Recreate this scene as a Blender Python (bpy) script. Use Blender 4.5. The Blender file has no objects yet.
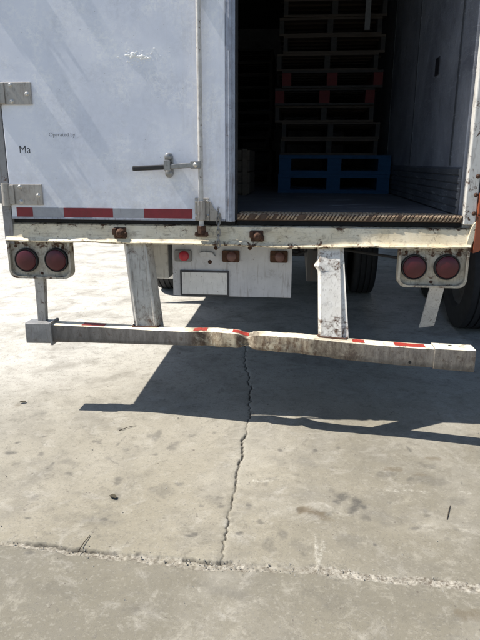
import bpy, bmesh, math, random
import numpy as np
from mathutils import Vector, Matrix

# ------------------------------------------------------------------ camera, world, sun, exposure
F, PITCH, YAW, ROLL, CX, CD, CH = 577.3, 0.26697, -0.09462, 0.003133, 0.35302, 3.17105, 1.50634
fw = np.array([math.sin(YAW)*math.cos(PITCH), math.cos(YAW)*math.cos(PITCH), -math.sin(PITCH)])
rt = np.array([math.cos(YAW), -math.sin(YAW), 0.0]); up = np.cross(rt, fw)
rt, up = rt*math.cos(ROLL)+up*math.sin(ROLL), -rt*math.sin(ROLL)+up*math.cos(ROLL)
CAM = np.array([CX, -CD, CH])
sc = bpy.context.scene
cd = bpy.data.cameras.new('camera'); cam = bpy.data.objects.new('camera', cd); sc.collection.objects.link(cam)
cd.sensor_fit = 'VERTICAL'; cd.sensor_height = 24.0; cd.lens = F/640*24.0
cd.clip_start = 0.02; cd.clip_end = 6000
cam.matrix_world = Matrix((( rt[0], up[0], -fw[0], CAM[0]), (rt[1], up[1], -fw[1], CAM[1]), (rt[2], up[2], -fw[2], CAM[2]), (0, 0, 0, 1)))
sc.camera = cam

SUN_M, SUN_K = 0.66, 0.036       # how far a shadow runs sideways / away per metre of height
SUNV = Vector((-SUN_M, -SUN_K, 1.0)).normalized()
w = bpy.data.worlds.new('World'); sc.world = w; w.use_nodes = True
nt = w.node_tree
sky = nt.nodes.new('ShaderNodeTexSky'); sky.sky_type = 'NISHITA'; sky.sun_disc = False
sky.sun_elevation = math.asin(SUNV.z); sky.sun_rotation = math.atan2(SUNV.x, SUNV.y)
sky.dust_density = 0.7; sky.air_density = 1.0
nt.links.new(sky.outputs[0], nt.nodes['Background'].inputs[0]); nt.nodes['Background'].inputs[1].default_value = 0.09
sl = bpy.data.lights.new('sun', 'SUN'); sun = bpy.data.objects.new('sun', sl); sc.collection.objects.link(sun)
sl.energy = 4.8; sl.angle = math.radians(0.55); sl.color = (1.0, 0.945, 0.86)
sun.rotation_euler = (-SUNV).to_track_quat('-Z', 'Y').to_euler(); sun.location = (-6, -4, 9)
sc.view_settings.view_transform = 'Standard'; sc.view_settings.look = 'None'
sc.view_settings.exposure = 0.66; sc.view_settings.gamma = 1.0
sc.cycles.max_bounces = 8; sc.cycles.diffuse_bounces = 5
sc.cycles.use_denoising = True

# ------------------------------------------------------------------ pixel -> place (ground / a given plane)
def ray(u, v): return fw + rt*(u-240)/F + up*(320-v)/F
GZ = 0.047        # level of the concrete (the camera fit put the trailer floor at 1.232)
def G(u, v, z=GZ):
    d = ray(u, v); t = (z-CH)/d[2]; return CAM + t*d
def PY(u, v, Y):
    d = ray(u, v); t = (Y+CD)/d[1]; return CAM + t*d

rnd = random.Random(11)
COL = sc.collection

# ------------------------------------------------------------------ materials
def newmat(name):
    m = bpy.data.materials.new(name); m.use_nodes = True
    return m, m.node_tree, m.node_tree.nodes['Principled BSDF']
class N:
    def __init__(s, nt): s.nt = nt
    def n(s, t, **kw):
        x = s.nt.nodes.new(t)
        for k, v in kw.items(): setattr(x, k, v)
        return x
    def l(s, a, b): s.nt.links.new(a, b)
    def coord(s, scale=(1, 1, 1), loc=(0, 0, 0), rand=False):
        tc = s.n('ShaderNodeTexCoord'); mp = s.n('ShaderNodeMapping')
        mp.inputs['Scale'].default_value = scale; mp.inputs['Location'].default_value = loc
        s.l(tc.outputs['Object'], mp.inputs[0])
        if rand:
            oi = s.n('ShaderNodeObjectInfo'); mu = s.n('ShaderNodeMath', operation='MULTIPLY'); mu.inputs[1].default_value = 37.0
            s.l(oi.outputs['Random'], mu.inputs[0]); s.l(mu.outputs[0], mp.inputs['Location'])
        return mp.outputs[0]
    def noise(s, vec, scale, detail=5, rough=.6, dist=0):
        x = s.n('ShaderNodeTexNoise'); x.inputs['Scale'].default_value = scale; x.inputs['Detail'].default_value = detail
        x.inputs['Roughness'].default_value = rough; x.inputs['Distortion'].default_value = dist
        s.l(vec, x.inputs['Vector']); return x.outputs['Fac']
    def ramp(s, f, a, b, ca=0.0, cb=1.0):
        x = s.n('ShaderNodeMapRange'); x.inputs[1].default_value = a; x.inputs[2].default_value = b
        x.inputs[3].default_value = ca; x.inputs[4].default_value = cb; s.l(f, x.inputs[0]); return x.outputs[0]
    def mix(s, f, a, b, blend='MIX'):
        x = s.n('ShaderNodeMix', data_type='RGBA', blend_type=blend)
        for v, i in ((f, 0), (a, 6), (b, 7)):
            if hasattr(v, 'links') or hasattr(v, 'is_linked'): s.l(v, x.inputs[i])
            elif i == 0: x.inputs[0].default_value = v
            else: x.inputs[i].default_value = (*v, 1)
        return x.outputs[2]
    def math(s, op, a, b=None):
        x = s.n('ShaderNodeMath', operation=op); x.use_clamp = op in ('ADD', 'SUBTRACT', 'MULTIPLY')
        for v, i in ((a, 0), (b, 1)):
            if v is None: continue
            if hasattr(v, 'is_linked'): s.l(v, x.inputs[i])
            else: x.inputs[i].default_value = v
        return x.outputs[0]
    def bump(s, h, bsdf, strength=.3, dist=.002):
        x = s.n('ShaderNodeBump'); x.inputs['Strength'].default_value = strength; x.inputs['Distance'].default_value = dist
        s.l(h, x.inputs['Height']); s.l(x.outputs[0], bsdf.inputs['Normal'])

RUST = (.105, .046, .020); RUST2 = (.045, .022, .012)
def painted(name, paint, paint2=None, rust=.35, streak=.3, dirt=.3, rough=.45, scale=1.0, dirtcol=(.07, .06, .05), metal=0.0, rand=False, bump=.25, wide=.06, zones=(), scrape=0):
    """worn paint on steel: paint mottling, grime, vertical streaks and rust spots."""
    m, t, b = newmat(name); k = N(t); v = k.coord(rand=rand)
    p2 = paint2 or tuple(c*.8 for c in paint)
    c = k.mix(k.ramp(k.noise(v, 7*scale, 6, .65), .35, .68), paint, p2)
    if dirt:
        g = k.ramp(k.noise(v, 16*scale, 9, .75, .4), .62-.18*dirt, .78)
        c = k.mix(k.math('MULTIPLY', g, min(1, .35+dirt*.6)), c, dirtcol)
    if streak:
        vs = k.coord(scale=(60*scale, 60*scale, 4.5*scale), rand=rand)
        s_ = k.ramp(k.noise(vs, 1.0, 4, .6), .60-.1*streak, .74)
        c = k.mix(k.math('MULTIPLY', s_, .75*min(1, streak+.3)), c, tuple(.6*a+.4*d for a, d in zip(RUST, dirtcol)))
    if rust:
        r1 = k.noise(v, 11*scale, 10, .72, .6)
        if zones or scrape:
            sz = k.n('ShaderNodeSeparateXYZ'); k.l(v, sz.inputs[0])
        for z0, z1, soft, amt in zones:      # more rust where water sits: weld feet, scraped ends
            zz = k.math('MULTIPLY', k.ramp(sz.outputs[2], z0-soft, z0), k.ramp(sz.outputs[2], z1, z1+soft, 1, 0))
            r1 = k.math('ADD', r1, k.math('MULTIPLY', zz, amt))
        if scrape:                            # long thin scratches down to dark metal
            vq = k.coord(scale=(26, 26, 2.2), loc=(4, 1, 7)); q_ = k.ramp(k.noise(vq, 1.2, 9, .8, .9), .60, .66)
            c = k.mix(k.math('MULTIPLY', q_, scrape), c, (.05, .045, .04))
        msk = k.ramp(r1, .66-.16*rust, .66-.16*rust+wide)
        rc = k.mix(k.ramp(k.noise(v, 40*scale, 4), .35, .65), RUST, RUST2)
        c = k.mix(msk, c, rc)
        k.l(k.ramp(msk, 0, 1, rough, .85), b.inputs['Roughness'])
        k.bump(k.math('ADD', k.ramp(msk, 0, 1, 0, .5), k.ramp(k.noise(v, 120*scale, 5), 0, 1, 0, .35)), b, bump, .0025)
    else:
        b.inputs['Roughness'].default_value = rough
        k.bump(k.noise(v, 90*scale, 5), b, bump*.6, .002)
    k.l(c, b.inputs['Base Color']); b.inputs['Metallic'].default_value = metal
    return m
def plain(name, col, rough=.5, metal=0.0, var=.25, scale=20, rand=False, bump=.2, spec=.5, coat=0):
    m, t, b = newmat(name); k = N(t); v = k.coord(rand=rand)
    c = k.mix(k.ramp(k.noise(v, scale, 6, .65), .3, .7), tuple(x*(1-var) for x in col), tuple(min(1, x*(1+var)) for x in col))
    k.l(c, b.inputs['Base Color']); b.inputs['Metallic'].default_value = metal
    b.inputs['Roughness'].default_value = rough; b.inputs['Specular IOR Level'].default_value = spec
    b.inputs['Coat Weight'].default_value = coat
    k.bump(k.noise(v, scale*6, 4), b, bump, .0015)
    return m

M = {}
# ---- door skin: chalky pale grey-blue paint, polished low patches, fine scuffs, grime at the foot
def door_mat():
    m, t, b = newmat('door_paint'); k = N(t); v = k.coord()
    c = k.mix(k.ramp(k.noise(v, 1.6, 5, .55, .3), .34, .66), (.68, .715, .81), (.80, .825, .90))
    # pale chalk bloom in blotches
    bl = k.math('MULTIPLY', k.ramp(k.noise(v, 3.2, 4, .6, .8), .43, .62), k.ramp(k.noise(v, 42, 10, .8, .6), .44, .58))
    c = k.mix(k.math('MULTIPLY', bl, .75), c, (.93, .94, .95))
    gy_ = k.math('MULTIPLY', k.ramp(k.noise(k.coord(loc=(9, 0, 4)), 2.6, 5, .6, .8), .46, .64), k.ramp(k.noise(v, 30, 10, .8, .6), .42, .60)); c = k.mix(k.math('MULTIPLY', gy_, .34), c, (.44, .455, .50))
    # thin scuffs
    vs = k.coord(scale=(10, 1, 46)); sc1 = k.ramp(k.noise(vs, 1.2, 8, .78, .5), .655, .70)
    c = k.mix(k.math('MULTIPLY', sc1, .42), c, (.48, .49, .53))
    vs2 = k.coord(scale=(34, 1, 7), loc=(3, 0, 5)); sc2 = k.ramp(k.noise(vs2, 1.3, 8, .75, .7), .66, .71)
    c = k.mix(k.math('MULTIPLY', sc2, .35), c, (.84, .85, .88))
    # specks
    sp = k.ramp(k.noise(v, 75, 2, .5), .73, .765); c = k.mix(k.math('MULTIPLY', sp, .5), c, (.22, .2, .19))
    # dirt rising from the bottom edge (spray thrown up from the road)
    sep = k.n('ShaderNodeSeparateXYZ'); k.l(v, sep.inputs[0])
    lo = k.ramp(sep.outputs[2], 1.18, 1.62, 1.0, 0.0)
    lo = k.math('MULTIPLY', lo, k.ramp(k.noise(v, 14, 8, .7), .38, .68)); c = k.mix(k.math('MULTIPLY', lo, .5), c, (.42, .40, .38))
    gr = k.math('MULTIPLY', k.ramp(sep.outputs[0], -.45, -.12), k.ramp(k.noise(k.coord(scale=(22, 1, 3), loc=(1, 0, 2)), 1.0, 8, .75, .6), .48, .66)); c = k.mix(k.math('MULTIPLY', gr, .28), c, (.42, .40, .38))
    k.l(c, b.inputs['Base Color'])
    k.l(k.ramp(k.noise(v, 5, 8, .7), .35, .65, .28, .5), b.inputs['Roughness'])
    hb = k.math('ADD', k.ramp(k.noise(v, 2.1, 3, .5), 0, 1, 0, .8), k.ramp(k.noise(v, 160, 3, .6), 0, 1, 0, .06)); k.bump(hb, b, .22, .012)
    return m
M['door'] = door_mat()
M['side'] = painted('side_paint', (.66, .67, .70), (.60, .61, .64), rust=0, streak=.25, dirt=.25, rough=.4, scale=.5)
def sill_mat():
    m, t, b = newmat('sill_cream'); k = N(t); v = k.coord(); sp = k.n('ShaderNodeSeparateXYZ'); k.l(v, sp.inputs[0])
    c = k.mix(k.ramp(k.noise(v, 5, 7, .7), .35, .65), (.78, .71, .55), (.64, .54, .36))
    vh = k.coord(scale=(7, 20, 70)); h1 = k.noise(vh, 1.0, 9, .78, .6)
    c = k.mix(k.math('MULTIPLY', k.ramp(h1, .52, .68), .7), c, (.27, .20, .12))
    c = k.mix(k.math('MULTIPLY', k.ramp(k.noise(v, 22, 9, .8, .5), .52, .64), .65), c, (.20, .155, .105))
    r1 = k.noise(v, 17, 10, .75, .7)
    r1 = k.math('ADD', r1, k.ramp(sp.outputs[2], 1.085, 1.066, 0, .07)); r1 = k.math('ADD', r1, k.ramp(sp.outputs[2], 1.150, 1.168, 0, .08))
    msk = k.ramp(r1, .585, .65); c = k.mix(msk, c, k.mix(k.ramp(k.noise(v, 50, 4), .35, .65), RUST, RUST2))
    bl = k.ramp(k.noise(k.coord(scale=(12, 12, 40), loc=(2, 0, 3)), 1.0, 8, .8, 1.0), .64, .67); c = k.mix(k.math('MULTIPLY', bl, .9), c, (.02, .017, .014))
    k.l(c, b.inputs['Base Color']); k.l(k.ramp(msk, 0, 1, .45, .85), b.inputs['Roughness'])
    k.bump(k.math('ADD', k.ramp(h1, 0, 1, 0, .5), k.ramp(k.noise(v, 90, 5), 0, 1, 0, .4)), b, .35, .003); return m
M['sill'] = sill_mat()
M['post'] = painted('post_paint', (.70, .69, .66), (.6, .58, .54), rust=.6, streak=.5, dirt=.4, scale=1.5)
M['greypost'] = painted('post_grey', (.27, .27, .28), (.2, .2, .2), rust=.35, streak=.5, dirt=.6, scale=1.5)
M['strut'] = painted('strut_white', (.52, .51, .48), (.40, .385, .35), rust=.36, streak=.7, dirt=.55, scale=1.6, wide=.16, zones=((.36, .62, .14, .15), (1.0, 1.1, .05, .08)), scrape=.8)
M['strutbright'] = painted('strut_white_worn', (.74, .72, .67), (.62, .59, .53), rust=.36, streak=.35, dirt=.4, scale=2.1, wide=.14, zones=((.36, .62, .16, .17), (.93, 1.03, .05, .12)), scrape=.5)
M['lampbox'] = painted('lamp_box_paint', (.52, .48, .39), (.37, .325, .25), rust=.42, streak=.55, dirt=.8, scale=2.2, wide=.10, zones=((1.02, 1.1, .05, .13), (.84, .862, .012, .09)))
M['thin'] = painted('thin_bar_paint', (.45, .43, .40), (.35, .33, .3), rust=.5, streak=.6, dirt=.5, scale=2)
M['thinw'] = painted('thin_bar_white', (.66, .67, .68), (.55, .56, .58), rust=.3, streak=.5, dirt=.3, scale=2)
M['cap'] = painted('cap_grey', (.27, .27, .27), (.20, .20, .20), rust=.2, streak=.6, dirt=.6, scale=3.1)
M['panel'] = painted('panel_white', (.60, .61, .64), (.50, .51, .54), rust=.2, streak=.35, dirt=.35, scale=1.3)
M['stub'] = plain('rusty_iron', (.075, .035, .02), .85, .1, .6, 45, bump=.8)
M['rusthinge'] = painted('rust_red_hinge', (.30, .075, .03), (.2, .05, .022), rust=.5, streak=.3, dirt=.4, scale=2)
M['galv'] = painted('hinge_steel', (.42, .40, .37), (.34, .31, .28), rust=.3, streak=.5, dirt=.5, rough=.42, scale=2.5, metal=.35)
M['steel'] = painted('worn_steel', (.34, .34, .34), (.22, .22, .22), rust=.32, streak=.3, dirt=.6, rough=.38, scale=4, metal=.6)
M['bolt'] = plain('bolt_steel', (.55, .53, .50), .35, .7, .3, 60, bump=.3)
M['blackbar'] = plain('black_grip', (.018, .018, .019), .5, 0, .4, 40)
M['sealgap'] = plain('seal_and_gap_black', (.012, .012, .014), .85, 0, .4, 25)
M['trim'] = painted('edge_trim', (.36, .39, .46), (.27, .29, .35), rust=.15, streak=.5, dirt=.5, rough=.4, scale=2, metal=.2)
M['rod'] = painted('rod_paint', (.60, .59, .57), (.45, .43, .40), rust=.4, streak=.45, dirt=.5, rough=.45, scale=3)
M['plateedge'] = painted('threshold_rust', (.10, .06, .038), (.06, .035, .022), rust=.6, streak=.2, dirt=.6, rough=.7, scale=3)
M['tread'] = painted('tread_rust', (.42, .33, .23), (.20, .12, .07), rust=.62, streak=.1, dirt=.7, rough=.45, scale=2.6, metal=.2)
M['tapered'] = painted('red_reflector', (.215, .014, .026), (.16, .010, .019), rust=0, streak=.15, dirt=.25, rough=.35, scale=3, bump=.08)
M['tapewhite'] = painted('silver_reflector', (.33, .345, .375), (.28, .29, .32), rust=0, streak=.2, dirt=.3, rough=.35, scale=3, bump=.08)
M['tapedirty'] = painted('red_reflector_worn', (.42, .03, .022), (.34, .05, .035), rust=.5, streak=.3, dirt=.8, rough=.5, scale=3, bump=.1)
M['letter'] = plain('letter_vinyl', (.055, .058, .066), .5, 0, .3, 60)
M['letterfaint'] = plain('letter_vinyl_faded', (.18, .185, .205), .55, 0, .3, 90)
M['glare'] = plain('glare_white', (.90, .90, .88), .25, 0, .05, 60)
M['ring'] = plain('lamp_grommet', (.016, .015, .015), .7, 0, .3, 50)
def lens(name, col, dust):
    m, t, b = newmat(name); k = N(t); v = k.coord()
    c = k.mix(k.ramp(k.noise(v, 22, 6, .7), .35, .7, 0, dust), col, (.17, .085, .08))
    k.l(c, b.inputs['Base Color']); b.inputs['Roughness'].default_value = .38
    b.inputs['Coat Weight'].default_value = .08; b.inputs['Coat Roughness'].default_value = .2
    wv = k.n('ShaderNodeTexWave'); wv.wave_type = 'RINGS'; wv.inputs['Scale'].default_value = 60; k.l(v, wv.inputs['Vector'])
    k.bump(k.math('ADD', k.ramp(wv.outputs['Fac'], 0, 1, 0, .1), k.noise(v, 200, 2)), b, .25, .001)
    return m
M['lens'] = lens('red_lens', (.068, .003, .008), .04)
M['lensred'] = lens('bright_red_lens', (.48, .022, .045), .2)
M['lensdull'] = lens('dull_lens', (.13, .06, .05), .7)
M['liner'] = None
def liner_mat(name, a, bcol, metal):
    m, t, b = newmat(name); k = N(t); v = k.coord()
    c = k.mix(k.ramp(k.noise(v, 1.7, 6, .7, .5), .35, .65), a, bcol)
    vs = k.coord(scale=(1, 3.2, 26)); s1 = k.ramp(k.noise(vs, 1.5, 9, .8, .9), .56, .66)
    c = k.mix(k.math('MULTIPLY', s1, .75), c, (.50, .52, .56))
    vs = k.coord(scale=(1, 14, 5), loc=(0, 2, 1)); s2 = k.ramp(k.noise(vs, 1.4, 9, .8, 1.2), .58, .67)
    c = k.mix(k.math('MULTIPLY', s2, .55), c, (.07, .075, .085))
    s3 = k.ramp(k.noise(v, 28, 9, .8, .4), .6, .7); c = k.mix(k.math('MULTIPLY', s3, .5), c, (.42, .43, .46))
    k.l(c, b.inputs['Base Color']); b.inputs['Roughness'].default_value = .5; b.inputs['Metallic'].default_value = metal
    k.bump(k.math('ADD', k.ramp(k.noise(v, 5, 6, .6, .8), 0, 1, 0, .7), k.ramp(k.noise(v, 60, 6, .7), 0, 1, 0, .3)), b, .75, .03)
    return m
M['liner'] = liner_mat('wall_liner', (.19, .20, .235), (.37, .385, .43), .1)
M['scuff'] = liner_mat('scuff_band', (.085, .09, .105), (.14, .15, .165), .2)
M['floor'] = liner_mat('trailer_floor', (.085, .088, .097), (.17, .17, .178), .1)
M['ceiling'] = plain('roof_inside', (.25, .25, .26), .6, 0, .2, 3)
M['chassis'] = painted('chassis_black', (.045, .045, .048), (.03, .03, .03), rust=.4, streak=.3, dirt=.3, scale=1.2)
M['rubber'] = plain('tyre_rubber', (.022, .022, .024), .85, 0, .35, 18, bump=.5)
M['rim'] = painted('wheel_rim', (.10, .10, .10), (.07, .07, .07), rust=.5, streak=.3, dirt=.5, scale=2)
M['flap'] = painted('mud_flap_pale', (.62, .60, .55), (.5, .48, .44), rust=0, streak=.6, dirt=.5, scale=1.2)
M['flapblack'] = plain('mud_flap_black', (.02, .02, .021), .8, 0, .3, 12)
def wood(name, a, bcol, rough=.85):
    m, t, b = newmat(name); k = N(t); v = k.coord(rand=True)
    vs = k.coord(scale=(3, 30, 30), rand=True)
    c = k.mix(k.ramp(k.noise(vs, 1.4, 7, .7, .4), .3, .7), a, bcol)
    c = k.mix(k.math('MULTIPLY', k.ramp(k.noise(v, 9, 8, .75), .5, .7), .5), c, tuple(x*.35 for x in a))
    k.l(c, b.inputs['Base Color']); b.inputs['Roughness'].default_value = rough
    k.bump(k.noise(vs, 2, 6), b, .5, .003); return m
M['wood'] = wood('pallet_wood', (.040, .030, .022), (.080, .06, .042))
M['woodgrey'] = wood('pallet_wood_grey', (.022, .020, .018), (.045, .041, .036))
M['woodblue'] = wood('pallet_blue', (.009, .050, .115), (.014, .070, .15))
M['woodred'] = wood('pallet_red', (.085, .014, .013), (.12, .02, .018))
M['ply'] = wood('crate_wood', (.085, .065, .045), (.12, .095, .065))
M['strap'] = plain('strap_webbing', (.14, .14, .135), .8, 0, .2, 40)
M['plate'] = painted('plate_white', (.80, .80, .79), (.72, .72, .71), rust=.1, streak=.2, dirt=.25, rough=.35, scale=3)
M['plateframe'] = plain('plate_frame', (.05, .052, .058), .5, .2, .3, 40)
M['sticker'] = plain('dark_sticker', (.025, .025, .03), .5, 0, .3, 40)
M['leaf'] = plain('dry_leaf', (.05, .04, .02), .8, 0, .5, 60)
M['twig'] = plain('twig_bark', (.05, .037, .025), .85, 0, .5, 60)
M['crumb'] = plain('concrete_crumb', (.28, .262, .225), .9, 0, .35, 50, rand=True)

def bumper_mat():
    m, t, b = newmat('bumper_paint'); k = N(t); v = k.coord()
    geo = k.n('ShaderNodeNewGeometry'); sn = k.n('ShaderNodeSeparateXYZ'); k.l(geo.outputs['True Normal'], sn.inputs[0])
    sp = k.n('ShaderNodeSeparateXYZ'); k.l(v, sp.inputs[0])
    n1 = k.noise(v, 14, 9, .72, .5)
    # cream paint where the surface faces up, greys and browns on the face
    cream = k.mix(k.ramp(k.noise(v, 9, 7, .7), .35, .65), (.80, .76, .63), (.68, .61, .45))
    vs = k.coord(scale=(34, 20, 9)); st = k.noise(vs, 1, 9, .78)
    face_grey = k.mix(k.ramp(st, .38, .64), (.165, .155, .145), (.08, .072, .066))
    brown = k.mix(k.ramp(st, .40, .60), (.50, .42, .295), (.13, .075, .04))
    wv = k.math('ADD', sp.outputs[0], k.ramp(k.noise(v, 6, 5, .6), 0, 1, -.12, .12))
    wv = sp.outputs[0]
    cen = k.math('MULTIPLY', k.ramp(wv, -.22, -.14), k.ramp(wv, .32, .80, 1, .12))
    cen = k.math('MULTIPLY', cen, k.ramp(n1, .32, .50, .5, 1))
    face = k.mix(cen, face_grey, brown)
    chip = k.math('MULTIPLY', k.ramp(k.noise(v, 26, 10, .8, .6), .53, .57), cen); face = k.mix(k.math('MULTIPLY', chip, .8), face, (.52, .46, .34))
    low = k.math('MULTIPLY', k.ramp(sp.outputs[2], .50, .452), k.ramp(n1, .42, .60)); face = k.mix(k.math('MULTIPLY', low, .8), face, RUST2)
    topm = k.math('MULTIPLY', k.ramp(sn.outputs[2], .35, .8), k.ramp(n1, .66, .60))
    edge = k.ramp(k.noise(v, 30, 8, .75, .5), .56, .62)
    c = k.mix(topm, face, cream)
    c = k.mix(k.math('MULTIPLY', edge, .55), c, RUST2)
    spot = k.math('MULTIPLY', k.ramp(wv, -.26, -.17), k.ramp(wv, -.14, -.10, 1, 0))
    spot2 = k.math('MULTIPLY', k.ramp(wv, .03, .08), k.ramp(wv, .14, .22, 1, 0)); spot = k.math('ADD', spot, k.math('MULTIPLY', spot2, .8)); spot3 = k.math('MULTIPLY', k.ramp(wv, .42, .52), k.ramp(wv, .66, .78, 1, 0)); spot = k.math('ADD', spot, k.math('MULTIPLY', spot3, .45))
    spot = k.math('MULTIPLY', spot, k.ramp(n1, .40, .52)); c = k.mix(spot, c, (.05, .03, .02))
    k.l(c, b.inputs['Base Color']); b.inputs['Roughness'].default_value = .6
    k.bump(k.math('ADD', k.ramp(n1, 0, 1, 0, .6), k.ramp(st, 0, 1, 0, .4)), b, .5, .004)
    return m
M['bumper'] = bumper_mat()

def ground_mat():
    m, t, b = newmat('concrete'); k = N(t); v = k.coord()
    A = lambda n: k.n('ShaderNodeAttribute', attribute_name=n).outputs['Fac']
    c = k.mix(k.ramp(k.noise(v, .9, 5, .6, .3), .35, .65), (.222, .200, .148), (.300, .274, .214))
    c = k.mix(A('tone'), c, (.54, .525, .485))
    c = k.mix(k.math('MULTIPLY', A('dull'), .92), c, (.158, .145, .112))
    c = k.mix(k.math('MULTIPLY', k.ramp(k.noise(v, 3.0, 7, .65, .4), .48, .70), .7), c, (.17, .158, .13))
    c = k.mix(k.math('MULTIPLY', k.ramp(k.noise(v, 6.5, 8, .7, .8), .54, .70), .5), c, (.42, .40, .355))
    vs = k.coord(scale=(2.2, 16, 1)); c = k.mix(k.math('MULTIPLY', k.ramp(k.noise(vs, 1.4, 6, .7), .5, .68), .12), c, (.21, .198, .165))
    c = k.mix(k.math('MULTIPLY', k.ramp(k.noise(v, 13, 4, .6, 1.0), .655, .70), .6), c, (.13, .118, .096))
    c = k.mix(k.math('MULTIPLY', k.ramp(k.noise(v, 120, 3, .6), .56, .66), .5), c, (.13, .122, .105))
    c = k.mix(k.math('MULTIPLY', k.ramp(k.noise(v, 70, 3, .6), .58, .66), .20), c, (.42, .40, .35))
    c = k.mix(k.math('MULTIPLY', k.ramp(k.noise(v, 38, 2, .5), .725, .75), .8), c, (.10, .085, .07))
    c = k.mix(k.math('MULTIPLY', k.ramp(k.noise(v, 2.1, 8, .72, .6), .50, .70), .45), c, (.17, .156, .122))
    c = k.mix(k.math('MULTIPLY', k.ramp(k.noise(v, 7.5, 7, .7, .5), .60, .68), .45), c, (.13, .12, .098))
    c = k.mix(k.math('MULTIPLY', k.ramp(k.noise(v, 1.3, 7, .7, .3), .50, .66), .25), c, (.44, .42, .37))
    c = k.mix(k.math('MULTIPLY', k.ramp(k.noise(v, 17, 10, .85, .5), .52, .64), .6), c, (.135, .122, .094))
    c = k.mix(k.math('MULTIPLY', k.ramp(k.noise(v, 9, 10, .85, .3), .53, .66), .4), c, (.42, .395, .33))
    c = k.mix(k.math('MULTIPLY', k.ramp(k.noise(v, 320, 2, .5), .60, .72), .5), c, (.09, .082, .068))
    brk = k.ramp(k.noise(v, 26, 8, .75, .4), .28, .50)
    c = k.mix(k.math('MULTIPLY', k.math('MULTIPLY', A('stain'), brk), .85), c, (.075, .07, .062))
    c = k.mix(k.math('MULTIPLY', k.math('MULTIPLY', A('brown'), brk), .8), c, (.095, .066, .032))
    c = k.mix(k.math('MULTIPLY', k.math('MULTIPLY', A('pale'), k.ramp(k.noise(v, 70, 6, .8, .5), .44, .58)), .62), c, (.50, .48, .42))
    jm = k.math('MULTIPLY', A('joint'), 1.0)
    jc = k.mix(k.ramp(k.noise(v, 60, 6, .75), .40, .60), (.10, .082, .06), (.40, .375, .32))
    c = k.mix(jm, c, jc)
    c = k.mix(k.math('MULTIPLY', A('crack'), .85), c, (.045, .04, .033))
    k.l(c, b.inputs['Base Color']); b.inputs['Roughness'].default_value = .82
    h = k.math('ADD', k.ramp(k.noise(v, 45, 8, .7), 0, 1, 0, .5), k.ramp(k.noise(v, 260, 4, .65), 0, 1, 0, .5))
    k.bump(h, b, .32, .004)
    return m
M['ground'] = ground_mat()

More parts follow.
